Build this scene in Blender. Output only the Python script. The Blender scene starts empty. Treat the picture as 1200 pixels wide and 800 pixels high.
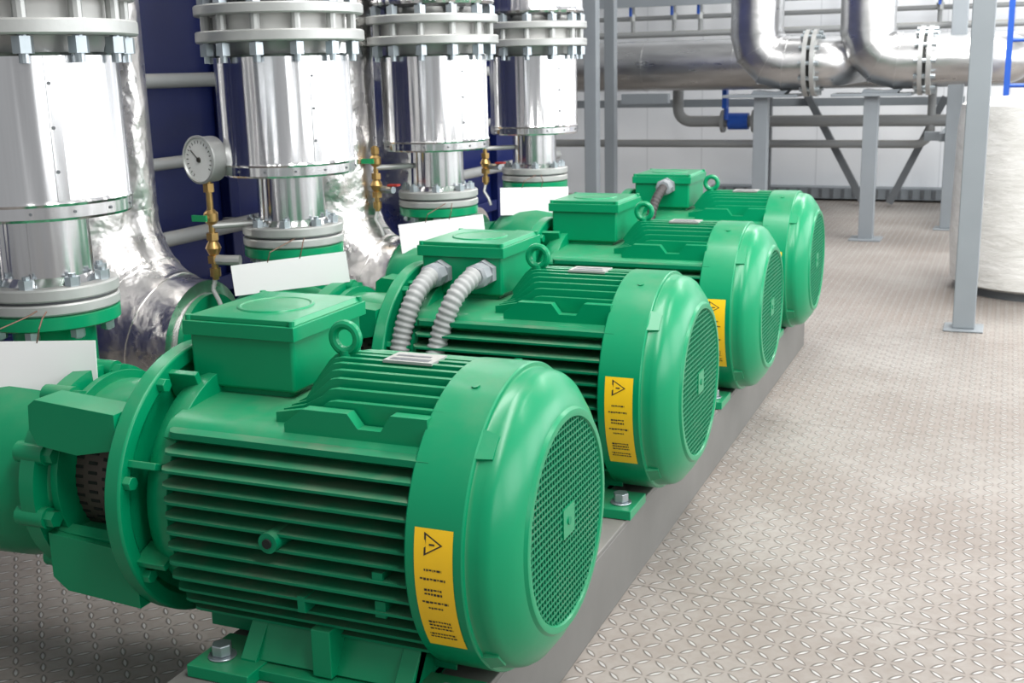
import bpy, bmesh, math, random
from mathutils import Vector, Matrix
random.seed(3)
scene=bpy.context.scene
H=1.275
PI=math.pi
# ------------------------------------------------------------------ materials
def nmat(name):
    m=bpy.data.materials.new(name); m.use_nodes=True
    nt=m.node_tree; b=nt.nodes['Principled BSDF']
    return m,nt,b
def math_n(nt,op,a,b=None,clamp=False):
    n=nt.nodes.new('ShaderNodeMath'); n.operation=op; n.use_clamp=clamp
    for i,v in enumerate((a,b)):
        if v is None: continue
        if isinstance(v,(int,float)): n.inputs[i].default_value=v
        else: nt.links.new(v,n.inputs[i])
    return n.outputs[0]
def ramp(nt,fac,lo,hi):
    n=nt.nodes.new('ShaderNodeMapRange'); n.interpolation_type='SMOOTHSTEP'
    n.inputs['From Min'].default_value=lo; n.inputs['From Max'].default_value=hi
    nt.links.new(fac,n.inputs['Value']); return n.outputs[0]
def mix(nt,fac,a,b):
    n=nt.nodes.new('ShaderNodeMix'); n.data_type='RGBA'
    if isinstance(fac,(int,float)): n.inputs[0].default_value=fac
    else: nt.links.new(fac,n.inputs[0])
    for i,v in ((6,a),(7,b)):
        if isinstance(v,tuple): n.inputs[i].default_value=(*v,1)
        else: nt.links.new(v,n.inputs[i])
    return n.outputs[2]
def noise(nt,scale,detail=3,vec=None,rough=.55):
    n=nt.nodes.new('ShaderNodeTexNoise'); n.inputs['Scale'].default_value=scale
    n.inputs['Detail'].default_value=detail; n.inputs['Roughness'].default_value=rough
    if vec is not None: nt.links.new(vec,n.inputs['Vector'])
    return n.outputs[0]
def objvec(nt,scale=(1,1,1)):
    t=nt.nodes.new('ShaderNodeTexCoord'); m=nt.nodes.new('ShaderNodeMapping')
    m.inputs['Scale'].default_value=scale
    nt.links.new(t.outputs['Object'],m.inputs[0]); return m.outputs[0]
def bump(nt,b,h,strength,dist):
    n=nt.nodes.new('ShaderNodeBump'); n.inputs['Strength'].default_value=strength; n.inputs['Distance'].default_value=dist
    nt.links.new(h,n.inputs['Height']); nt.links.new(n.outputs[0],b.inputs['Normal'])
def upness(nt):
    g=nt.nodes.new('ShaderNodeNewGeometry'); s=nt.nodes.new('ShaderNodeSeparateXYZ')
    nt.links.new(g.outputs['Normal'],s.inputs[0]); return s.outputs[2]
def simple(name,col,rough=.5,metal=0,var=.12,scale=8,bumpd=0,dust=0,coat=0,dustcol=(.42,.37,.30),spec=.5,edge=0):
    m,nt,b=nmat(name)
    v=objvec(nt)
    n=noise(nt,scale,4,v)
    c=mix(nt,n,tuple(x*(1-var) for x in col),tuple(min(1,x*(1+var)) for x in col))
    if dust:
        up=ramp(nt,upness(nt),.35,1.0)
        n2=ramp(nt,noise(nt,6,6,v,.65),.38,.75)
        f=math_n(nt,'MULTIPLY',up,math_n(nt,'ADD',math_n(nt,'MULTIPLY',n2,dust*.85),dust*.15),True)
        if edge:
            g=nt.nodes.new('ShaderNodeNewGeometry')
            pw=ramp(nt,g.outputs['Pointiness'],.485,.43)
            f=math_n(nt,'MAXIMUM',f,math_n(nt,'MULTIPLY',pw,edge),True)
        c=mix(nt,f,c,dustcol)
        r=nt.nodes.new('ShaderNodeMapRange'); r.inputs['To Min'].default_value=rough; r.inputs['To Max'].default_value=min(1,rough+.45)
        nt.links.new(f,r.inputs['Value']); nt.links.new(r.outputs[0],b.inputs['Roughness'])
    else: b.inputs['Roughness'].default_value=rough
    nt.links.new(c,b.inputs['Base Color'])
    b.inputs['Metallic'].default_value=metal
    b.inputs['Coat Weight'].default_value=coat
    b.inputs['Coat Roughness'].default_value=.12
    b.inputs['Specular IOR Level'].default_value=spec
    if bumpd: bump(nt,b,noise(nt,scale*6,3,v),.5,bumpd)
    return m
GREEN=simple('green_paint',(.0,.250,.105),.30,0,.08,5,.0004,.26,.06,spec=.34,dustcol=(.27,.26,.19),edge=.45)
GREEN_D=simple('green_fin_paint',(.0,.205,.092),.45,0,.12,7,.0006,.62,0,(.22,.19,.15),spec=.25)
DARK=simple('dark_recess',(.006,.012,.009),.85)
GREYP=simple('grey_steel_paint',(.25,.26,.26),.5,0,.1,5,.0004,.45)
BEAMM=simple('beam_steel_paint',(.16,.158,.15),.55,.1,.2,4,.0005,.4,0,(.34,.31,.27))
POST=simple('post_paint',(.23,.255,.275),.5,0,.08,5)
DPOST=simple('dark_grey_paint',(.12,.13,.14),.5,0,.1,5)
FLG=simple('flange_steel',(.43,.44,.43),.42,.45,.12,12,.0006,.25)
NUT=simple('zinc_nut',(.40,.45,.48),.35,.8,.2,20)
WHITE=simple('white_gasket',(.66,.66,.64),.6)
NAVY=simple('navy_enamel',(.004,.011,.085),.38,0,.25,3,spec=.35)
BLUE=simple('blue_enamel',(.01,.08,.42),.35)
YEL=simple('yellow_label',(.95,.58,.012),.45,0,.05,30)
BLK=simple('black_print',(.03,.025,.02),.6)
PAPER=simple('paper',(.92,.92,.92),.85,0,.02,6)
BRASS=simple('brass',(.42,.27,.10),.35,.85,.3,25)
PLAST=simple('grey_conduit',(.33,.34,.34),.5,0,.05,15,0,.12)
GLAND=simple('gland_plastic',(.25,.27,.29),.5,0,.05,15,0,.12)
BPLAST=simple('black_conduit',(.05,.045,.045),.55)
RED=simple('red_handle',(.35,.03,.02),.4)
GRNH=simple('green_handle',(.01,.28,.10),.4)
WIRE=simple('wire_metal',(.20,.12,.09),.5,.5)
GUARD=simple('coupling_guard_metal',(.085,.07,.06),.55,.3,.25,20)
DIAL=simple('dial_face',(.92,.92,.88),.4)
def metal(name,col,rough,crumple,stretch=(1,1,1),dark=.80):
    m,nt,b=nmat(name)
    v=objvec(nt,stretch)
    n=ramp(nt,noise(nt,5,5,v),.3,.7)
    c=mix(nt,n,tuple(x*dark for x in col),col)
    nt.links.new(c,b.inputs['Base Color'])
    r=nt.nodes.new('ShaderNodeMapRange'); r.inputs['To Min'].default_value=rough*.6; r.inputs['To Max'].default_value=rough*1.5
    nt.links.new(noise(nt,9,4,v),r.inputs['Value']); nt.links.new(r.outputs[0],b.inputs['Roughness'])
    b.inputs['Metallic'].default_value=1
    if crumple: bump(nt,b,noise(nt,crumple[0],crumple[2],v,.45),crumple[1],crumple[3])
    return m
JACK=metal('aluminium_jacket',(.80,.80,.81),.20,(4,.75,2,.030),(3.0,3.0,.14),.76)
JACKX=metal('aluminium_jacket_long',(.62,.62,.62),.30,(3,.35,2,.02),(.4,2.0,2.0))
FOIL=metal('crumpled_foil',(.88,.86,.84),.28,(5,.85,4,.04),(1,1,1))
def floor_mat():
    m,nt,b=nmat('checker_plate')
    t=nt.nodes.new('ShaderNodeTexCoord'); s=nt.nodes.new('ShaderNodeSeparateXYZ')
    nt.links.new(t.outputs['Object'],s.inputs[0])
    k=1/.040
    x=math_n(nt,'MULTIPLY',s.outputs[0],k); y=math_n(nt,'MULTIPLY',s.outputs[1],k)
    fx=math_n(nt,'FLOOR',x); fy=math_n(nt,'FLOOR',y)
    lx=math_n(nt,'SUBTRACT',math_n(nt,'SUBTRACT',x,fx),.5); ly=math_n(nt,'SUBTRACT',math_n(nt,'SUBTRACT',y,fy),.5)
    par=math_n(nt,'MULTIPLY',math_n(nt,'FRACT',math_n(nt,'MULTIPLY',math_n(nt,'ADD',fx,fy),.5)),2)
    sg=math_n(nt,'SUBTRACT',math_n(nt,'MULTIPLY',math_n(nt,'ROUND',par),2),1)
    sly=math_n(nt,'MULTIPLY',ly,sg)
    u=math_n(nt,'MULTIPLY',math_n(nt,'ADD',lx,sly),.7071); v=math_n(nt,'MULTIPLY',math_n(nt,'SUBTRACT',lx,sly),.7071)
    uu=math_n(nt,'POWER',math_n(nt,'ABSOLUTE',math_n(nt,'DIVIDE',u,.47)),2.)
    tt=math_n(nt,'SUBTRACT',math_n(nt,'MULTIPLY',math_n(nt,'SUBTRACT',1,uu),.120),math_n(nt,'ABSOLUTE',v))
    hgt=ramp(nt,tt,-.01,.07)
    rim=math_n(nt,'MULTIPLY',ramp(nt,tt,-.11,-.01),math_n(nt,'SUBTRACT',1,hgt))
    ov=objvec(nt)
    n1=ramp(nt,noise(nt,1.3,7,ov,.68),.33,.68); n2=noise(nt,26,5,ov,.65)
    n3=ramp(nt,noise(nt,.55,3,ov),.4,.65)
    base=mix(nt,n1,(.245,.218,.195),(.345,.322,.298))
    base=mix(nt,math_n(nt,'MULTIPLY',n3,.30),base,(.25,.195,.165))
    base=mix(nt,math_n(nt,'MULTIPLY',ramp(nt,n2,.35,.7),.35),base,(.20,.16,.135))
    base=mix(nt,math_n(nt,'MULTIPLY',rim,.65),base,(.10,.08,.068))
    base=mix(nt,math_n(nt,'MULTIPLY',hgt,.8),base,(.50,.49,.475))
    jy=math_n(nt,'ABSOLUTE',math_n(nt,'SUBTRACT',math_n(nt,'FRACT',math_n(nt,'DIVIDE',math_n(nt,'ADD',s.outputs[1],1.12),1.5)),.5))
    jt=math_n(nt,'LESS_THAN',jy,.002)
    base=mix(nt,math_n(nt,'MULTIPLY',jt,.5),base,(.10,.085,.07))
    nt.links.new(base,b.inputs['Base Color'])
    b.inputs['Metallic'].default_value=.15
    r=nt.nodes.new('ShaderNodeMapRange'); r.inputs['To Min'].default_value=.58; r.inputs['To Max'].default_value=.32
    nt.links.new(hgt,r.inputs['Value']); nt.links.new(r.outputs[0],b.inputs['Roughness'])
    hh=math_n(nt,'ADD',hgt,math_n(nt,'MULTIPLY',n2,.25))
    bump(nt,b,hh,1.0,.0024)
    return m
FLOOR=floor_mat()
def wall_mat():
    m,nt,b=nmat('wall_panels')
    t=nt.nodes.new('ShaderNodeTexCoord'); s=nt.nodes.new('ShaderNodeSeparateXYZ')
    nt.links.new(t.outputs['Object'],s.inputs[0])
    j=math_n(nt,'LESS_THAN',math_n(nt,'FRACT',math_n(nt,'DIVIDE',s.outputs[0],.55)),.02)
    base=mix(nt,noise(nt,1.2,4,objvec(nt)),(.74,.77,.81),(.86,.87,.88))
    base=mix(nt,math_n(nt,'MULTIPLY',j,.35),base,(.40,.42,.45))
    nt.links.new(base,b.inputs['Base Color']); b.inputs['Roughness'].default_value=.5
    return m
WALL=wall_mat()
def wrap_mat():
    m,nt,b=nmat('stretch_wrap')
    v=objvec(nt,(1,1,3))
    n=ramp(nt,noise(nt,4,6,v,.7),.3,.7)
    base=mix(nt,n,(.74,.73,.69),(.92,.91,.88))
    nt.links.new(base,b.inputs['Base Color']); b.inputs['Roughness'].default_value=.25
    bump(nt,b,noise(nt,7,6,v,.7),.5,.025)
    return m
WRAP=wrap_mat()

# ------------------------------------------------------------------ mesh helpers
class MB:
    def __init__(s): s.v=[]; s.f=[]; s.m=[]; s.mats=[]
    def mi(s,mat):
        if mat not in s.mats: s.mats.append(mat)
        return s.mats.index(mat)
    def add(s,vs,fs,mat):
        o=len(s.v); s.v+= [tuple(p) for p in vs]; k=s.mi(mat)
        for f in fs: s.f.append([i+o for i in f]); s.m.append(k)
    def box(s,x0,x1,y0,y1,z0,z1,mat,M=None):
        vs=[(x,y,z) for x in (x0,x1) for y in (y0,y1) for z in (z0,z1)]
        if M is not None: vs=[M@Vector(p) for p in vs]
        s.add(vs,[(0,1,3,2),(4,6,7,5),(0,4,5,1),(2,3,7,6),(0,2,6,4),(1,5,7,3)],mat)
    def lathe(s,prof,axis,c,mat,n=48,caps=True,ang=(0,2*PI),closed_prof=False):
        full=abs(ang[1]-ang[0]-2*PI)<1e-6
        cnt=n if full else n+1
        c=Vector(c); vs=[]
        for (a,r) in prof:
            for i in range(cnt):
                t=ang[0]+(ang[1]-ang[0])*i/n
                u,w=r*math.cos(t),r*math.sin(t)
                if axis=='X': p=Vector((a,u,w))
                elif axis=='Y': p=Vector((w,a,u))
                else: p=Vector((u,w,a))
                vs.append(c+p)
        fs=[]; P=len(prof)
        rng=range(P if closed_prof else P-1)
        for j in rng:
            j2=(j+1)%P
            for i in range(n):
                i2=(i+1)%cnt
                fs.append((j*cnt+i,j*cnt+i2,j2*cnt+i2,j2*cnt+i))
        if full and caps and not closed_prof:
            if prof[0][1]>1e-6: fs.append(tuple(range(cnt))[::-1])
            if prof[-1][1]>1e-6: fs.append(tuple(range((P-1)*cnt,P*cnt)))
        if not full and closed_prof:
            fs.append(tuple(j*cnt for j in range(P))); fs.append(tuple(j*cnt+n for j in range(P))[::-1])
        s.add(vs,fs,mat)
    def cyl(s,p0,p1,r,mat,n=16,r2=None):
        s.tube([p0,p1],r,mat,n,radii=[r,r if r2 is None else r2])
    def tube(s,pts,r,mat,n=16,radii=None,caps=True):
        pts=[Vector(p) for p in pts]
        T=[]
        for i in range(len(pts)):
            if i==0: t=pts[1]-pts[0]
            elif i==len(pts)-1: t=pts[-1]-pts[-2]
            else: t=(pts[i+1]-pts[i]).normalized()+(pts[i]-pts[i-1]).normalized()
            T.append(t.normalized())
        u=T[0].orthogonal().normalized()
        vs=[]
        for i,p in enumerate(pts):
            if i>0:
                q=T[i-1].rotation_difference(T[i]); u=q@u
            u=(u-T[i]*u.dot(T[i])).normalized(); w=T[i].cross(u)
            rr=radii[i] if radii else r
            for k in range(n):
                a=2*PI*k/n; vs.append(p+u*rr*math.cos(a)+w*rr*math.sin(a))
        fs=[]
        for j in range(len(pts)-1):
            for i in range(n):
                i2=(i+1)%n; fs.append((j*n+i,j*n+i2,(j+1)*n+i2,(j+1)*n+i))
        if caps: fs.append(tuple(range(n))[::-1]); fs.append(tuple(range((len(pts)-1)*n,len(pts)*n)))
        s.add(vs,fs,mat)
    def extr(s,poly,axis,a0,a1,mat):
        def P(q,a):
            if axis=='X': return (a,q[0],q[1])
            if axis=='Y': return (q[0],a,q[1])
            return (q[0],q[1],a)
        n=len(poly); vs=[P(q,a0) for q in poly]+[P(q,a1) for q in poly]
        fs=[tuple(range(n))[::-1],tuple(range(n,2*n))]+[(i,(i+1)%n,n+(i+1)%n,n+i) for i in range(n)]
        s.add(vs,fs,mat)
    def torus(s,c,R,r,axis,mat,n=28,m=10,ang=(0,2*PI)):
        c=Vector(c)
        full=abs(ang[1]-ang[0]-2*PI)<1e-6
        cnt=n if full else n+1
        vs=[]
        for i in range(cnt):
            t=ang[0]+(ang[1]-ang[0])*i/n
            for j in range(m):
                p=2*PI*j/m; rr=R+r*math.cos(p); h=r*math.sin(p)
                a,b=rr*math.cos(t),rr*math.sin(t)
                q={'X':(h,a,b),'Y':(a,h,b),'Z':(a,b,h)}[axis]
                vs.append(c+Vector(q))
        fs=[]
        for i in range(n):
            i2=(i+1)%cnt
            for j in range(m):
                j2=(j+1)%m; fs.append((i*m+j,i2*m+j,i2*m+j2,i*m+j2))
        s.add(vs,fs,mat)
    def mesh(s,name,sharp=35):
        me=bpy.data.meshes.new(name); me.from_pydata(s.v,[],s.f)
        for m in s.mats: me.materials.append(m)
        for i,p in enumerate(me.polygons): p.material_index=s.m[i]; p.use_smooth=True
        bm=bmesh.new(); bm.from_mesh(me); bmesh.ops.recalc_face_normals(bm,faces=bm.faces); bm.to_mesh(me); bm.free()
        me.set_sharp_from_angle(angle=math.radians(sharp))
        me.update(); return me
def empty(name,loc=(0,0,0)):
    e=bpy.data.objects.new(name,None); e.empty_display_size=.1; e.location=loc
    scene.collection.objects.link(e); return e
def obj(name,me,parent=None,loc=(0,0,0),bevel=0,rot=None):
    o=bpy.data.objects.new(name,me); scene.collection.objects.link(o); o.location=loc
    if rot: o.rotation_euler=rot
    if parent: o.parent=parent
    if bevel:
        b=o.modifiers.new('bevel','BEVEL'); b.width=bevel; b.segments=2; b.limit_method='ANGLE'; b.angle_limit=math.radians(40)
        b.harden_normals=True
    return o
def arc(c,R,a0,a1,plane,n=14):
    out=[]
    for i in range(n+1):
        t=a0+(a1-a0)*i/n; u,w=R*math.cos(t),R*math.sin(t)
        d={'XZ':(u,0,w),'YZ':(0,u,w),'XY':(u,w,0)}[plane]
        out.append(Vector(c)+Vector(d))
    return out
def hexnut(mb,c,axis,r,h,mat,rot=0):
    mb.lathe([(-h/2,r),(h/2,r)],axis,c,mat,n=6)

# ------------------------------------------------------------------ room
mb=MB(); mb.box(-7,4.5,-2.5,11.6,-.1,0,FLOOR); obj('floor',mb.mesh('floor'))
mb=MB(); mb.box(-7,4.5,11.4,11.6,0,4.2,WALL); obj('wall_back',mb.mesh('wall_back'))
mb=MB(); mb.box(-7.2,-7,-2.5,11.6,0,4.2,WALL); obj('wall_left',mb.mesh('wall_left'))
mb=MB(); mb.box(4.5,4.7,-2.5,11.6,0,1.0,WALL)
WY=(-2.5,0.3,3.1,5.9,8.7,11.2)  # openings added in the unseen right wall to streak the metal reflections
for y in WY: mb.box(4.5,4.7,y,y+.4,1.0,3.4,WALL)
mb.box(4.5,4.7,-2.5,11.6,3.4,4.2,WALL)
obj('wall_right',mb.mesh('wall_right'))
for k,y in enumerate(WY[:-1]):
    mb=MB(); y0,y1=y+.4,WY[k+1]
    for a,b2,c,d in ((y0,y0+.06,1,3.4),(y1-.06,y1,1,3.4),(y0,y1,1,1.06),(y0,y1,3.34,3.4),((y0+y1)/2-.03,(y0+y1)/2+.03,1,3.4),(y0,y1,2.35,2.40)):
        mb.box(4.52,4.58,a,b2,c,d,DPOST)
    obj('window_%d'%(k+1),mb.mesh('window_frame'))  # added out-of-view frames, dark bars for reflection contrast

# ------------------------------------------------------------------ motor meshes (local: axis at origin, X along shaft)
def motor_body():
    mb=MB()
    left=[(0,.196),(-.09,.193),(-.150,.186),(-.188,.176),(-.206,.160),(-.212,.148),(-.200,.140)]
    for i in range(0,37):
        t=math.radians(142+i*(128/36))
        left.append((.2*math.cos(t),.2*math.sin(t)))
    right=[(-p[0],p[1]) for p in left[1:-1]][::-1]
    mb.extr(left+right,'X',-1.40,-.84,GREEN)
    mb.lathe([(-1.475,.18),(-1.44,.228),(-1.405,.240),(-1.385,.240),(-1.383,.19)],'X',(0,0,0),GREEN,64)
    mb.lathe([(-1.50,.272),(-1.496,.278),(-1.466,.278),(-1.462,.274),(-1.462,.248),(-1.475,.235),(-1.475,.12),(-1.50,.12)],'X',(0,0,0),GREEN,72)
    for k in range(8):
        a=2*PI*(k+.5)/8
        M=Matrix.Rotation(a,4,'X')
        mb.box(-1.47,-1.40,.205,.262,-.007,.007,GREEN,M)
        mb.cyl((-1.466,.258*math.cos(a+.14),.258*math.sin(a+.14)),(-1.446,.258*math.cos(a+.14),.258*math.sin(a+.14)),.014,GREEN,6)
    return mb.mesh('motor_body')
def motor_fins():
    mb=MB()
    n=13
    for side in (-1,1):
        for i in range(n):
            z=.160-i*.0295
            tip=min(.263,math.sqrt(.279**2-z**2))
            b=.13
            top=[(-1.385,b),(-1.385,tip-.02),(-1.372,tip-.003),(-1.36,tip),(-.845,tip),(-.845,b)]
            th0,th1=.0060,.0025
            if i==0: th0,th1=.0075,.006
            vs=[]
            for sg in (1,-1):
                for (x,yy) in top:
                    f=(yy-b)/(tip-b); th=th0*(1-f)+th1*f
                    vs.append((x,side*yy,z+sg*th))
            m=len(top)
            fs=[tuple(range(m)),tuple(range(m,2*m))[::-1]]+[(k,(k+1)%m,m+(k+1)%m,m+k) for k in range(m)]
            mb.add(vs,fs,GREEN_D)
        mb.cyl((-1.142,side*.19,0),(-1.142,side*.275,0),.019,GREEN_D,20)
        mb.cyl((-1.142,side*.27,0),(-1.142,side*.279,0),.009,DARK,12)
        mb.box(-1.10,-1.085,side*.18,side*.258,-.13,-.10,GREEN_D)
        mb.box(-.945,-.925,side*.18,side*.260,-.05,-.03,GREEN_D)
        mb.box(-.945,-.925,side*.18,side*.255,-.115,-.085,GREEN_D)
    for k in range(-5,6):
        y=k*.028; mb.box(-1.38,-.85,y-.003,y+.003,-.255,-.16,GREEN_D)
    return mb.mesh('motor_fins')
def top_fins():
    mb=MB()
    for k in range(-6,7):
        y=k*.0255
        top=math.sqrt(.279**2-y**2); base=.17
        s=-1.08+(6-abs(k))*-.012
        poly=[(-1.185,base),(-1.185,.202),(s-.05,.212),(s-.01,top-.016),(s+.005,top-.003),(s+.02,top),(-.85,top),(-.85,base)]
        mb.extr(poly,'Y',y-.006,y+.006,GREEN)
    for side in (-1,1):
        poly=[(-1.15,.16),(-1.15,.192),(-1.11,.222),(-1.02,.222),(-1.00,.196),(-.955,.196),(-.935,.226),(-.865,.226),(-.865,.16)]
        ys=sorted((side*.163,side*.188)); mb.extr(poly,'Y',ys[0],ys[1],GREEN)
    mb.box(-1.03,-.93,-.035,.03,.276,.2815,FLG)
    mb.box(-1.02,-.94,-.028,-.012,.2815,.282,DPOST); mb.box(-1.02,-.95,.0,.01,.2815,.282,DPOST)
    return mb.mesh('top_fins')
def cowl():
    mb=MB()
    prof=[(-.872,.255),(-.871,.279),(-.868,.282),(-.767,.282),(-.764,.280),(-.7635,.273),(-.761,.2715),(-.744,.2705),(-.732,.2675),(-.722,.261),(-.700,.232),(-.691,.216),(-.688,.207),(-.682,.2025),(-.681,.198),(-.6815,.190),(-.688,.186),(-.700,.185)]
    mb.lathe(prof,'X',(0,0,0),GREEN,96,caps=False)
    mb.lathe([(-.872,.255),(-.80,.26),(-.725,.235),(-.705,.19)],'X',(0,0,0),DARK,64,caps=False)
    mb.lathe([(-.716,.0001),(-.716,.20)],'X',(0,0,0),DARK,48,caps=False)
    for a in (70,110):
        a=math.radians(a)
        mb.cyl((-.815,.277*math.cos(a),.277*math.sin(a)),(-.815,.285*math.cos(a),.285*math.sin(a)),.008,GREEN,8)
    for a in (135,225,315,45):
        M=Matrix.Rotation(math.radians(a),4,'X')
        mb.add([M@Vector(p) for p in [(-.766,.280,-.028),(-.766,.280,.028),(-.738,.2725,.022),(-.738,.2725,-.022),(-.766,.25,-.028),(-.766,.25,.028),(-.738,.25,.022),(-.738,.25,-.022)]],
               [(0,1,2,3),(4,7,6,5),(0,4,5,1),(1,5,6,2),(2,6,7,3),(3,7,4,0)],GREEN)
    return mb.mesh('fan_cowl',28)
def grille():
    mb=MB(); R=.187; st=.0126; w=.0015
    n=int(R/st)
    for k in range(-n,n+1):
        o=k*st; L=math.sqrt(max(0,R*R-o*o))
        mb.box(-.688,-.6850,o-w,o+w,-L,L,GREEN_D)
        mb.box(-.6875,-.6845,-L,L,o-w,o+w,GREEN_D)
    mb.box(-.6885,-.6825,-.028,.028,-.028,.028,GREEN)
    mb.cyl((-.683,0,0),(-.6805,0,0),.008,GREEN_D,14)
    return mb.mesh('fan_grille')
def tbox():
    mb=MB()
    mb.box(-1.425,-1.225,-.045,.185,.12,.215,GREEN)
    mb.box(-1.443,-1.208,-.058,.198,.205,.312,GREEN)
    return mb.mesh('terminal_box')
def tlid():
    mb=MB()
    mb.box(-1.4525,-1.199,-.066,.206,.308,.336,GREEN)
    mb.extr([(-1.447,.336),(-1.440,.346),(-1.212,.346),(-1.205,.336)],'Y',-.058,.198,GREEN)
    mb.lathe([(.345,.078),(.3495,.075),(.3495,.070),(.3475,.068),(.3475,.0001)],'Z',(-1.326,.07,0),GREEN,40)
    for x in (-1.443,-1.209):
        for y in (-.056,.196):
            mb.cyl((x,y,.33),(x,y,.347),.007,GREEN,8)
    return mb.mesh('terminal_box_lid')
def eyebolt():
    mb=MB()
    mb.lathe([(.17,.027),(.25,.024),(.256,.016),(.275,.013),(.285,.013)],'Z',(-1.127,0,0),GREEN,20)
    mb.torus((-1.127,0,.308),.026,.0095,'Y',GREEN,28,10)
    return mb.mesh('lifting_eye')
def feet():
    mb=MB()
    poly=[(-.17,-.12),(-.18,-.19),(-.235,-.258),(-.235,-.285),(.235,-.285),(.235,-.258),(.18,-.19),(.17,-.12)]
    mb.extr(poly,'X',-1.25,-1.215,GREEN); mb.extr(poly,'X',-.93,-.895,GREEN)
    for sd in (-1,1):
        q=[(sd*.155,-.14),(sd*.18,-.19),(sd*.225,-.262),(sd*.20,-.262),(sd*.15,-.2)]
        mb.extr(q,'X',-1.25,-.895,GREEN)
        for x0,x1 in ((-1.335,-1.20),(-.94,-.785)):
            mb.box(x0,x1,*sorted((sd*.15,sd*.285)),-.287,-.262,GREEN)
        for x in (-1.29,-.825):
            y=sd*.235
            mb.cyl((x,y,-.262),(x,y,-.257),.027,NUT,20)
            hexnut(mb,(x,y,-.246),'Z',.020,.022,NUT)
        mb.box(-1.09,-1.05,*sorted((sd*.19,sd*.240)),-.262,-.17,GREEN)
    mb.box(-1.25,-.895,-.25,.25,-.287,-.266,GREEN)
    return mb.mesh('motor_feet')
def label():
    mb=MB(); R=.2827
    def P(u,v,dr):
        a=math.radians(14.5)-v/R; r=R+dr
        return (-.853+u,-r*math.cos(a),r*math.sin(a))
    def patch(u0,u1,v0,v1,mat,dr,n=1):
        vs=[]
        for i in range(n+1):
            v=v0+(v1-v0)*i/n; vs+=[P(u0,v,dr),P(u1,v,dr)]
        fs=[(2*i,2*i+1,2*i+3,2*i+2) for i in range(n)]
        mb.add(vs,fs,mat)
    patch(.002,.072,0,.236,YEL,.0004,24)
    def tri(c,s,mat,dr):
        mb.add([P(c[0]-s*.35,c[1]-s*.5,dr),P(c[0]-s*.35,c[1]+s*.5,dr),P(c[0]+s*.5,c[1],dr)],[(0,1,2)],mat)
    tri((.034,.026),.040,BLK,.0010); tri((.0345,.026),.030,YEL,.0016)
    patch(.030,.040,.0245,.0275,BLK,.002)
    for v0,rows,u0,u1 in ((.068,1,.020,.052),(.084,1,.012,.058),(.104,2,.018,.050),(.128,1,.012,.060),(.140,1,.022,.048),(.170,3,.016,.058),(.200,2,.012,.060)):
        for rr in range(rows):
            v=v0+rr*.008; u=u0
            while u<u1:
                l=random.uniform(.0015,.0065)
                patch(u,min(u+l,u1),v,v+random.uniform(.0028,.0045),BLK,.0010)
                u+=l+.0016
    return mb.mesh('warning_label')
def lantern():
    mb=MB()
    mb.lathe([(-1.53,.15),(-1.53,.205),(-1.50,.225),(-1.495,.225),(-1.495,.15)],'X',(0,0,0),GREEN,64)
    mb.lathe([(-1.71,.13),(-1.705,.195),(-1.685,.198),(-1.68,.13)],'X',(0,0,0),GREEN,64)
    for a0,a1 in ((40,140),(204,336)):
        R0=.175 if a0==40 else .205
        mb.lathe([(-1.715,R0),(-1.68,R0+.005),(-1.51,R0+.01),(-1.51,R0-.015),(-1.68,R0-.02),(-1.715,R0-.025)],'X',(0,0,0),GREEN,40,ang=(math.radians(a0),math.radians(a1)),closed_prof=True)
    for sd in (-1,1):
        mb.extr([(-1.695,.105),(-1.712,.135),(-1.708,.185),(-1.69,.198),(-1.50,.185),(-1.50,.115),(-1.60,.095)],'Y',*sorted((sd*.150,sd*.225)),GREEN)
        mb.extr([(-1.715,-.085),(-1.50,-.100),(-1.50,-.215),(-1.68,-.205),(-1.715,-.18)],'Y',*sorted((sd*.10,sd*.205)),GREEN)
    mb.lathe([(-1.70,.15),(-1.51,.15)],'X',(0,0,0),GUARD,48,caps=False)
    for i in range(48):
        a=2*PI*i/48
        for k,x in enumerate((-1.685,-1.65,-1.615,-1.58,-1.545)):
            M=Matrix.Rotation(a+ (k%2)*PI/48,4,'X')
            mb.box(x,x+.022,.1495,.1512,-.0033,.0033,DARK,M)
    return mb.mesh('lantern_bracket')
def volute():
    mb=MB()
    zc=-.015
    prof=[(-2.13,.10),(-2.12,.12),(-2.08,.165),(-2.03,.198),(-1.96,.213),(-1.89,.210),(-1.82,.190),(-1.77,.172),(-1.762,.222),(-1.725,.222),(-1.72,.19),(-1.70,.18),(-1.70,.10)]
    mb.lathe(prof,'X',(0,0,zc),GREEN,64)
    for k in range(10):
        a=2*PI*(k+.3)/10; y,z=.208*math.cos(a),.208*math.sin(a)+zc
        mb.cyl((-1.78,y,z),(-1.708,y,z),.022,GREEN,14)
        mb.cyl((-1.708,y,z),(-1.688,y,z),.017,GREEN,6)
    pts=[(-1.976,.15,-.05),(-1.976,.145,.08),(-1.976,.140,.18),(-1.976,.138,.24),(-1.976,.138,.285)]
    mb.tube(pts,.1,GREEN,32,radii=[.06,.085,.088,.09,.102])
    mb.lathe([(.262,.142),(.266,.148),(.292,.148),(.2955,.142)],'Z',(-1.976,.138,0),GREEN,48)
    mb.lathe([(-2.215,.15),(-2.195,.15),(-2.195,.11),(-2.12,.12)],'X',(0,0,0),GREEN,40)
    mb.extr([(-.09,-.08),(-.09,-.455),(-.12,-.477),(.0,-.477),(-.02,-.455),(-.02,-.08)],'X',-2.212,-2.196,GREEN)
    mb.box(-2.34,-2.20,-.13,.0,-.477,-.465,GREEN)
    return mb.mesh('volute_casing')
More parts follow.
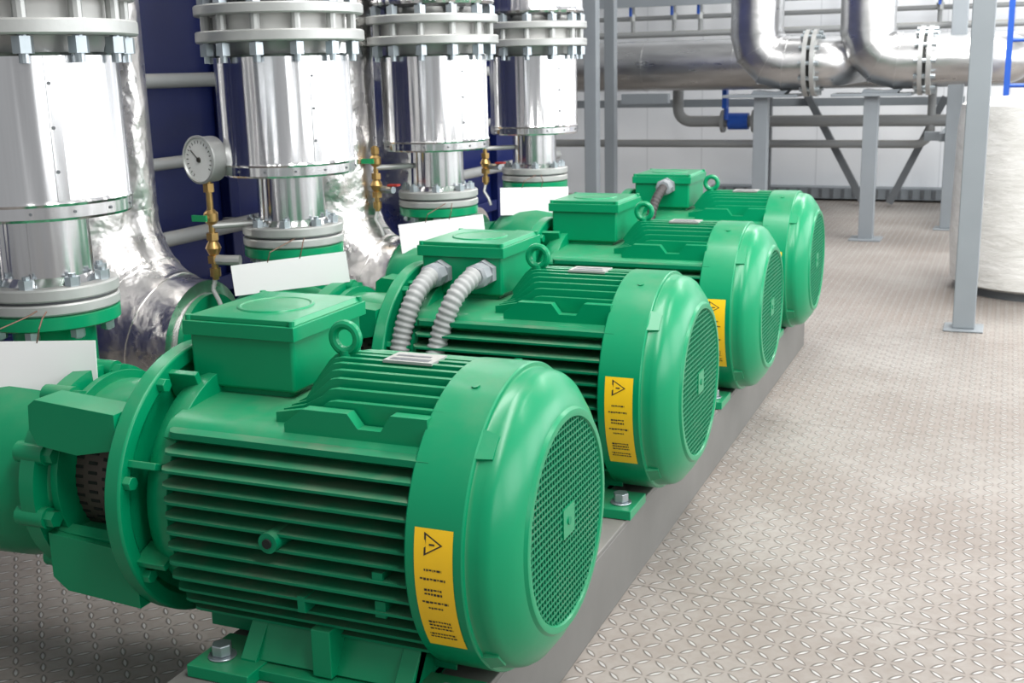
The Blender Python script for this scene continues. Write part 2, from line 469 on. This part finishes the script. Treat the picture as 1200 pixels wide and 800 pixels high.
def dpipe():
    mb=MB(); J=JACK
    def flange(z0,z1,R,r):
        e=.004
        mb.lathe([(z0,r),(z0,R-e),(z0+e,R),(z1-e,R),(z1,R-e),(z1,r)],'Z',(0,0,0),FLG,64)
    flange(-.501,-.476,.150,.09); flange(-.470,-.442,.150,.09)
    mb.lathe([(-.476,.135),(-.470,.135)],'Z',(0,0,0),DPOST,40,caps=False)
    for k in range(8):
        a=2*PI*(k+.5)/8; x,y=.122*math.cos(a),.122*math.sin(a)
        hexnut(mb,(x,y,-.432),'Z',.017,.02,NUT); hexnut(mb,(x,y,-.546),'Z',.016,.02,NUT)
        mb.cyl((x,y,-.56),(x,y,-.415),.008,NUT,8)
    mb.lathe([(-.442,.112),(-.425,.100),(-.30,.098),(-.27,.098)],'Z',(0,0,0),J,48,caps=False)
    mb.box(.094,.104,-.006,.006,-.43,-.28,J,Matrix.Rotation(-1.2,4,'Z'))
    mb.lathe([(-.292,.09),(-.292,.192),(-.286,.197),(-.262,.197),(-.256,.2005),(-.248,.1965),(.045,.196),(.052,.19),(.052,.10)],'Z',(0,0,0),J,72,caps=False)
    mb.box(.190,.1985,-.012,.012,-.25,.045,J,Matrix.Rotation(-.55,4,'Z'))
    for z in (-.19,-.1,-.01):
        mb.cyl((.196*math.cos(-.58),.196*math.sin(-.58),z),(.2*math.cos(-.58),.2*math.sin(-.58),z),.004,DPOST,6)
    for k in range(14):
        a=2*PI*k/14; mb.cyl((.196*math.cos(a),.196*math.sin(a),-.274),(.2*math.cos(a),.2*math.sin(a),-.274),.0035,DPOST,6)
    flange(.086,.118,.243,.1); flange(.160,.190,.243,.1)
    mb.lathe([(.05,.165),(.086,.175)],'Z',(0,0,0),FLG,48,caps=False)
    mb.lathe([(.118,.19),(.160,.19)],'Z',(0,0,0),WHITE,48,caps=False)
    for k in range(12):
        a=2*PI*(k+.5)/12; x,y=.213*math.cos(a),.213*math.sin(a)
        mb.cyl((x,y,.03),(x,y,.235),.0105,NUT,10)
        hexnut(mb,(x,y,.066),'Z',.0215,.034,NUT,a); hexnut(mb,(x,y,.205),'Z',.0215,.028,NUT,a)
        mb.cyl((x,y,.118),(x,y,.16),.014,FLG,10)
    mb.lathe([(.190,.165),(.215,.175),(.225,.225),(.235,.23),(.25,.225),(1.6,.222),(1.6,.1)],'Z',(0,0,0),J,72,caps=False)
    return mb.mesh('discharge_pipe',30)

MB_body,MB_f,MB_tf,MB_c,MB_g,MB_tb,MB_tl,MB_e,MB_ft,MB_lb,MB_la,MB_vo,MB_dp=[f() for f in (motor_body,motor_fins,top_fins,cowl,grille,tbox,tlid,eyebolt,feet,label,lantern,volute,dpipe)]
Y0=1.866; ZM=H-.798
for i in range(4):
    y=Y0+i
    e=empty('electric_motor',(0,y,ZM))
    obj('motor_body',MB_body,e,bevel=.002); obj('side_fins',MB_f,e); obj('top_fins',MB_tf,e,bevel=.0025)
    obj('fan_cowl',MB_c,e); obj('fan_grille',MB_g,e)
    obj('terminal_box',MB_tb,e,bevel=.008); obj('terminal_box_lid',MB_tl,e,bevel=.006)
    obj('lifting_eye',MB_e,e); obj('feet',MB_ft,e,bevel=.004); obj('warning_label',MB_lb,e)
    p=empty('centrifugal_pump',(0,y,ZM))
    obj('lantern_bracket',MB_la,p,bevel=.006); obj('volute_casing',MB_vo,p)
    d=empty('discharge_pipe',(-1.976,y+.138,H))
    obj('insulated_riser',MB_dp,d)

mb=MB(); zt=.189
mb.box(-1.36,-.797,1.2,5.35,zt-.012,zt,BEAMM)
mb.box(-.809,-.797,1.2,5.35,0,zt-.012,BEAMM); mb.box(-1.36,-1.348,1.2,5.35,0,zt-.012,BEAMM)
mb.box(-1.348,-.809,5.33,5.35,0,zt-.012,BEAMM); mb.box(-1.348,-.809,1.2,1.22,0,zt-.012,BEAMM)
obj('steel_base_beam',mb.mesh('steel_base_beam'),bevel=.003)

# ------------------------------------------------------------------ suction pipes
def suction(xs,y,Rb,r,mat,top=3.2,xend=-2.24):
    mb=MB()
    pts=[Vector((xs,y,top)),Vector((xs,y,(top+ZM+Rb)/2))]
    pts+=arc((xs+Rb,y,ZM+Rb),Rb,PI,1.5*PI,'XZ',12)
    if xs+Rb<xend-.02: pts.append(Vector((xend,y,ZM)))
    mb.tube(pts,r,mat,48)
    for j in (2,5,8,11):
        p=pts[j]; q=pts[j+1]; t=(q-p).normalized()
        mb.tube([p-t*.006,p+t*.006],r+.003,mat,48)
    e=empty('suction_pipe'); obj('insulated_elbow',mb.mesh('suction_pipe'),e)
    m2=MB(); m2.lathe([(-2.24,.11),(-2.24,.15),(-2.217,.15),(-2.217,.11)],'X',(0,y,ZM),FLG,40)
    obj('suction_flange',m2.mesh('suction_flange'),e)
suction(-2.68,Y0,.44,.19,FOIL)
suction(-2.61,Y0+1,.38,.19,FOIL)
suction(-2.36,Y0+2,.30,.18,FOIL,xend=-2.1)
suction(-2.52,Y0+3,.30,.18,FOIL)

# ------------------------------------------------------------------ tags
def tag(c,w,h,yaw,roll,hookz):
    e=empty('hanging_paper_tag',c)
    M=Matrix.Rotation(yaw,4,'Z')@Matrix.Rotation(roll,4,'Y')@Matrix.Rotation(math.radians(-6),4,'X')
    mb=MB(); mb.box(-w/2,w/2,-.001,.001,-h/2,h/2,PAPER,M)
    obj('sheet',mb.mesh('tag_sheet'),e)
    mb=MB()
    for sx in (-.18,.1):
        p=M@Vector((sx*w,0,h/2-.004))
        mb.tube([p,p+Vector((.01,.0,.03)),Vector((sx*w*.5,.05,hookz-.01)),Vector((sx*w*.3,.07,hookz))],.0017,WIRE,6)
    obj('hanging_wire',mb.mesh('tag_wire'),e)
TG=[((-1.86,1.79,H-.590),.31,.118,20,0),((-1.875,2.82,H-.563),.335,.088,22,-6),((-1.865,3.80,H-.582),.31,.105,22,-6),((-1.90,4.80,H-.575),.30,.12,20,0)]
for c,w,h,yaw,ro in TG: tag(c,w,h,math.radians(yaw),math.radians(ro),h/2+.05)

# ------------------------------------------------------------------ gauge assemblies
def gauge(ax,ay,full):
    bx,by=ax-.17,ay-.17; dz=-.15 if not full else -.185
    o2=-.05 if full else 0.
    e=empty('pressure_gauge' if full else 'brass_siphon_valve',(bx,by,H+dz))
    mb=MB()
    zb=-.36+o2
    mb.tube([(.10,.10,zb+.16),(.04,.04,zb+.16),(0,0,zb+.16)],.010,FLG,10)
    # stacked brass fittings: unions, nipples, ball valve body
    mb.lathe([(zb,.010),(zb+.01,.010),(zb+.01,.016),(zb+.035,.016),(zb+.036,.010),(zb+.05,.010)],'Z',(0,0,0),BRASS,12)
    mb.lathe([(zb+.05,.020),(zb+.072,.020)],'Z',(0,0,0),BRASS,6)
    mb.lathe([(zb+.072,.012),(zb+.082,.018),(zb+.095,.023),(zb+.108,.018),(zb+.118,.012)],'Z',(0,0,0),BRASS,20)
    mb.lathe([(zb+.118,.019),(zb+.140,.019)],'Z',(0,0,0),BRASS,6)
    mb.tube([(0,0,zb+.14),(0,0,-.12)],.0095,BRASS,12)
    mb.lathe([(zb+.165,.012),(zb+.175,.021),(zb+.198,.021),(zb+.208,.012)],'Z',(0,0,0),BRASS,16)
    mb.lathe([(-.150,.017),(-.125,.017)],'Z',(0,0,0),BRASS,6)
    mb.tube([(0,0,zb+.186),(.0,-.035,zb+.186)],.009,BRASS,10)
    mb.box(-.035,.015,-.045,-.037,zb+.178,zb+.196,GRNH)
    mb.tube([(0,0,zb+.01),(-.005,-.01,zb-.03),(.02,-.02,zb-.06),(.03,-.02,zb-.09)],.007,FLG,8)
    if not full:
        mb.cyl((.01,.01,-.28),(.075,-.01,-.28),.013,NUT,10)
        mb.box(.06,.10,-.03,.0,-.265,-.258,RED)
    else:
        mb.tube([(0,0,zb+.06),(.05,.0,zb+.06),(.085,.01,zb+.06)],.015,FLG,10)
    obj('siphon_tube',mb.mesh('siphon_tube'),e)
    if full:
        n=Vector((-.24,-.97,0)).normalized()
        M=Matrix.Translation((0,0,-.055))@Vector((0,0,1)).rotation_difference(n).to_matrix().to_4x4()
        m2=MB()
        m2.lathe([(-.03,.05),(-.025,.066),(.018,.066),(.024,.070),(.030,.070),(.032,.064),(.026,.061)],'Z',(0,0,0),FLG,48)
        m2.lathe([(.0265,.0001),(.0265,.0615)],'Z',(0,0,0),DIAL,40,caps=False)
        m2.lathe([(.026,.008),(.031,.007),(.031,.0001)],'Z',(0,0,0),BLK,12)
        for k in range(19):
            a=math.radians(-45+k*15)
            Mr=Matrix.Rotation(a,4,'Z'); m2.box(.047,.055,-.0012,.0012,.0268,.0272,BLK,Mr)
        m2.box(-.01,.042,-.0015,.0015,.0285,.0292,BLK,Matrix.Rotation(2.2,4,'Z'))
        o=obj('gauge_head',m2.mesh('gauge_head'),e); o.matrix_local=M
gauge(-1.976,Y0+1.138,True); gauge(-1.976,Y0+2.138,False); gauge(-1.976,Y0+3.138,False)

# ------------------------------------------------------------------ conduits
def conduit(pts,r,mat,corr,gl):
    P=[Vector(p) for p in pts]; P=[2*P[0]-P[1]]+P+[2*P[-1]-P[-2]]
    out=[]
    for i in range(1,len(P)-2):
        for k in range(40):
            t=k/40; a,b,c,d=P[i-1],P[i],P[i+1],P[i+2]
            out.append(.5*((2*b)+(-a+c)*t+(2*a-5*b+4*c-d)*t*t+(-a+3*b-3*c+d)*t**3))
    step=.0040; res=[out[0]]; acc=0
    for i in range(1,len(out)):
        seg=out[i]-out[i-1]; L=seg.length; d=0
        while acc+(L-d)>=step:
            d+=step-acc; acc=0; res.append(out[i-1]+seg*(d/L))
        acc+=L-d
    rad=[r*(1.0 if (k//2)%2 else .88) if corr else r for k in range(len(res))]
    e=empty('cable_conduit')
    mb=MB(); mb.tube(res,r,mat,18,radii=rad); obj('flexible_hose',mb.mesh('conduit',60),e)
    g=Vector(pts[0]); m2=MB()
    m2.lathe([(.012,.036),(-.012,.036)],'Y',g,gl,6); m2.lathe([(-.012,.031),(-.03,.031),(-.032,.034),(-.055,.034),(-.062,.027)],'Y',g,gl,8)
    obj('cable_gland',m2.mesh('gland'),e)
y2=Y0+1
conduit([(-1.385,y2-.07,H-.535),(-1.385,y2-.13,H-.535),(-1.40,y2-.20,H-.585),(-1.425,y2-.235,H-.70),(-1.43,y2-.28,H-.90),(-1.43,y2-.30,.012)],.026,PLAST,True,GLAND)
conduit([(-1.255,y2-.07,H-.53),(-1.26,y2-.13,H-.53),(-1.285,y2-.20,H-.58),(-1.32,y2-.235,H-.70),(-1.335,y2-.30,H-.90),(-1.40,y2-.40,.30),(-1.42,y2-.42,.012)],.026,PLAST,True,GLAND)
y4=Y0+3
conduit([(-1.30,y4-.07,H-.50),(-1.30,y4-.12,H-.50),(-1.32,y4-.19,H-.56),(-1.34,y4-.25,H-.70),(-1.40,y4-.30,.30),(-1.41,y4-.30,.012)],.020,BPLAST,True,GLAND)

# ------------------------------------------------------------------ navy heat exchanger & pipes on the left
e=empty('blue_heat_exchanger')
mb=MB(); mb.box(-3.75,-3.15,1.2,8.3,.12,3.4,NAVY)
for k in range(8):
    y=1.3+k*.98; mb.box(-3.15,-3.10,y,y+.07,.12,3.4,NAVY)
mb.box(-3.15,-3.11,1.2,8.3,.35,.42,NAVY); mb.box(-3.15,-3.11,1.2,8.3,1.75,1.85,NAVY)
mb.box(-3.7,-3.2,1.3,8.2,0,.12,DPOST)
obj('casing',mb.mesh('hx_casing'),e,bevel=.006)
mb=MB()
for z,r,ys in ((H-.02,.028,3.5),(H-.33,.024,3.5),(H-.62,.03,2.6)):
    mb.tube([(-2.98,ys,z),(-2.98,8.0,z)],r,GREYP,16)
    for y in (4.2,6.0,7.6): mb.box(-3.12,-2.98,y,y+.03,z-.012,z+.012,GREYP)
obj('side_pipes',mb.mesh('hx_pipes'),e)

# ------------------------------------------------------------------ background pipework
YB=10.35; ZB=H-.02
e=empty('insulated_header_pipe')
mb=MB(); mb.tube([(-4.2,YB,ZB),(1.6,YB,ZB)],.215,JACKX,48)
for x in (-3.9,-3.0,-2.2,-.4,.4): mb.tube([(x-.008,YB,ZB),(x+.008,YB,ZB)],.219,JACKX,48)
obj('header',mb.mesh('header'),e)
def drop(x,yv,tail):
    e=empty('insulated_drop_pipe')
    mb=MB(); Rb=.215; r=.19
    pts=[Vector((x,yv,4.0)),Vector((x,yv,ZB+1.2))]+arc((x+Rb,yv,ZB+Rb),Rb,PI,1.5*PI,'XZ',3)+[Vector((x+.36,yv,ZB))]
    mb.tube(pts,r,JACKX,40)
    for j in range(2,6):
        t=(pts[min(j+1,len(pts)-1)]-pts[j-1]).normalized(); mb.tube([pts[j]-t*.004,pts[j]+t*.004],r+.008,JACKX,40)
    obj('elbow',mb.mesh('drop_elbow',20),e)
    mb=MB()
    for x0 in (x+.355,x+.41): mb.lathe([(x0,.1),(x0,.235),(x0+.03,.235),(x0+.03,.1)],'X',(0,yv,ZB),FLG,40)
    for k in range(12):
        a=2*PI*k/12; mb.cyl((x+.33,yv+.21*math.cos(a),ZB+.21*math.sin(a)),(x+.47,yv+.21*math.cos(a),ZB+.21*math.sin(a)),.016,NUT,6)
    R2=.13
    mb.tube([(x+.44,yv,ZB)]+arc((x+tail-R2,yv+R2,ZB),R2,-PI/2,0,'XY',6)+[(x+tail,10.14,ZB)],.165,JACKX,32)
    obj('flange',mb.mesh('drop_flange'),e)
    s=empty('pipe_support_stand')
    mb=MB(); yp=8.78; zt=H-.235
    mb.box(x,x+.10,yp-.05,yp+.05,.01,zt-.02,POST)
    mb.box(x-.22,x+.32,yp-.12,yp+.20,zt-.02,zt,POST)
    mb.box(x-.06,x+.16,yp-.11,yp+.11,0,.012,POST)
    mb.extr([(x-.02,zt),(x+.22,zt),(x+.25,zt+.03),(x+.12,zt+.018),(x,zt+.03)],'Y',yp-.08,yp+.12,POST)
    obj('stand',mb.mesh('stand'),s,bevel=.003)
drop(-1.72,8.8,.585); drop(-.945,8.8,.92)
def column(name,x,y,w,h=4.2,mat=POST):
    mb=MB()
    mb.box(x-w/2,x+w/2,y-w/2,y+w/2,0.01,h,mat)
    mb.box(x-w*.9,x+w*.9,y-w*.9,y+w*.9,0,.01,mat)
    obj(name,mb.mesh(name),bevel=.008)
column('steel_column',-.13,5.91,.10)
column('steel_column',-.37,9.47,.11)
column('steel_column',-3.02,8.9,.10)
column('steel_column',-3.14,9.75,.09)
e=empty('pipe_rack_frame')
mb=MB()
mb.box(-3.0,-2.6,9.6,9.68,H-.32,H-.24,POST)
mb.box(-4.0,-.35,10.9,10.96,H-.40,H-.33,POST)
mb.box(-4.0,.6,10.95,11.0,H+.52,H+.60,POST)
def bar(p,q,w,mat):
    p,q=Vector(p),Vector(q); d=(q-p); L=d.length; M=Matrix.Translation(p)@d.to_track_quat('X','Z').to_matrix().to_4x4()
    mb.box(0,L,-w/2,w/2,-w/2,w/2,mat,M)
bar((-1.69,10.85,H-.25),(-1.14,10.85,.03),.06,DPOST); bar((-.50,10.85,H-.33),(-.92,10.85,.03),.06,DPOST)
mb.box(-2.05,-1.97,10.8,10.88,0,H-.3,DPOST)
mb.box(-.47,-.40,10.8,10.87,0,H+.8,POST)
mb.box(-.6,-.1,9.9,9.96,H-.64,H-.57,POST)
mb.box(-.47,-.27,9.5,10.9,H-.62,H-.56,POST)
obj('frame',mb.mesh('rack'),e)
e=empty('small_service_pipes')
mb=MB()
mb.tube([(-4.2,10.7,H-.72),(-.72,10.7,H-.72)]+arc((-.72,10.7,H-.60),.12,-PI/2,0,'XZ',6)+[(-.60,10.7,H-.1)],.035,GREYP,14)
mb.tube([(-2.80,10.7,H-.1),(-2.80,10.7,H-.40)]+arc((-2.68,10.7,H-.40),.12,PI,1.5*PI,'XZ',6)+[(-.2,10.7,H-.52)],.05,GREYP,16)
for z,r in ((H+.27,.03),(H+.42,.022),(H+.62,.03)): mb.tube([(-4.2,11.1,z),(1.6,11.1,z)],r,GREYP,12)
for x in (-3.35,-2.95,-2.7,-2.35,-2.0,-1.3,-.6,-.2):
    mb.tube([(x,11.1,H+.27),(x,11.1,H+1.4)],.02,GREYP,10)
    mb.lathe([(H+.40,.035),(H+.46,.035)],'Z',(x,11.1,0),FLG,8)
    mb.box(x-.01,x+.012,11.0,11.03,H+.44,H+.54,BLUE)
obj('pipes',mb.mesh('svc'),e)
mb=MB()
mb.tube([(-2.33,10.7,H-.52),(-2.15,10.7,H-.52)],.075,BLUE,20)
mb.tube([(-2.33,10.6,H-.5),(-2.33,10.56,H-.15)],.022,BLUE,10)
mb.box(-2.35,-2.31,10.5,10.56,H-.40,H-.14,BLUE)
for x in (-2.38,-2.1): mb.lathe([(x-.015,.05),(x-.015,.10),(x+.015,.10),(x+.015,.05)],'X',(0,10.7,H-.52),GREYP,20)
obj('valve',mb.mesh('valve'),e)
mb=MB(); mb.box(-2.6,.9,11.2,11.4,.02,.12,POST)
for k in range(34): mb.box(-2.58+k*.1,-2.55+k*.1,11.19,11.2,.03,.11,DPOST)
obj('trim_1',mb.mesh('tray'))

# ------------------------------------------------------------------ wrapped tank and blue ladder
mb=MB()
TX,TY=.25,7.10
prof=[(.04,.45),(.06,.50),(.3,.515),(.6,.51),(.9,.505),(1.02,.49),(1.05,.45),(1.055,.30),(1.08,.12),(1.08,.0001)]
mb.lathe(prof,'Z',(TX,TY,0),WRAP,64)
mb.lathe([(0,.45),(.04,.45)],'Z',(TX,TY,0),DPOST,40)
obj('wrapped_storage_tank',mb.mesh('tank'))
e=empty('blue_ladder')
mb=MB()
for x in (-.02,.26): mb.box(x-.018,x+.018,8.20,8.25,0,3.6,BLUE)
for k in range(12): mb.tube([(-.02,8.225,.25+k*.28),(.26,8.225,.25+k*.28)],.013,BLUE,10)
obj('ladder',mb.mesh('ladder'),e)

# ------------------------------------------------------------------ world + lights
w=bpy.data.worlds.new('World'); scene.world=w; w.use_nodes=True
bg=w.node_tree.nodes['Background']; bg.inputs[0].default_value=(.96,.98,1.0,1); bg.inputs[1].default_value=.40
def area(name,loc,tgt,sx,sy,pw,col=(1,1,1)):
    l=bpy.data.lights.new(name,'AREA'); l.shape='RECTANGLE'; l.size=sx; l.size_y=sy; l.energy=pw; l.color=col
    o=bpy.data.objects.new(name,l); scene.collection.objects.link(o); o.location=loc
    o.rotation_euler=(Vector(tgt)-Vector(loc)).to_track_quat('-Z','Y').to_euler()
area('ceiling_light',(-.3,2.2,4.0),(-.9,3.2,0),.6,5.0,205,(1,.99,.97))  # unseen overhead area aimed at the motors
area('ceiling_light',(.3,8.3,4.0),(-.6,9.5,0),1.5,4.0,320,(1,.99,.97))  # added unseen fill that brightens the back wall
area('ceiling_light',(1.3,3.6,3.6),(.4,7.0,.6),1.2,2.0,125,(1,.99,.97))  # added unseen fill aimed at the wrapped tank to whiten it
for k,y in enumerate(WY[:-1]):
    yc=(y+.4+WY[k+1])/2
    area('window_light',(4.45,yc,2.2),(0,yc,1.2),2.2,2.2,100 if k else 55,(.97,.99,1))  # added area fills in the made-up openings, for side light and metal highlights

# ------------------------------------------------------------------ camera
f,phi,th,ro=1372.5,.2298,.3988,.0235
r0=Vector((math.cos(th),math.sin(th),0)); fh=Vector((-math.sin(th),math.cos(th),0)); Z=Vector((0,0,1))
fw=fh*math.cos(phi)-Z*math.sin(phi); u0=fh*math.sin(phi)+Z*math.cos(phi)
R=r0*math.cos(ro)-u0*math.sin(ro); U=r0*math.sin(ro)+u0*math.cos(ro)
cam=bpy.data.cameras.new('camera'); co=bpy.data.objects.new('camera',cam); scene.collection.objects.link(co)
M=Matrix((R,U,-fw)).transposed().to_4x4(); M.translation=(0,0,H); co.matrix_world=M
cam.sensor_width=36; cam.lens=f/1200*36; cam.clip_start=.05
cam.dof.use_dof=True; cam.dof.focus_distance=2.4; cam.dof.aperture_fstop=9
scene.camera=co
scene.view_settings.view_transform='Standard'
scene.view_settings.look='None'
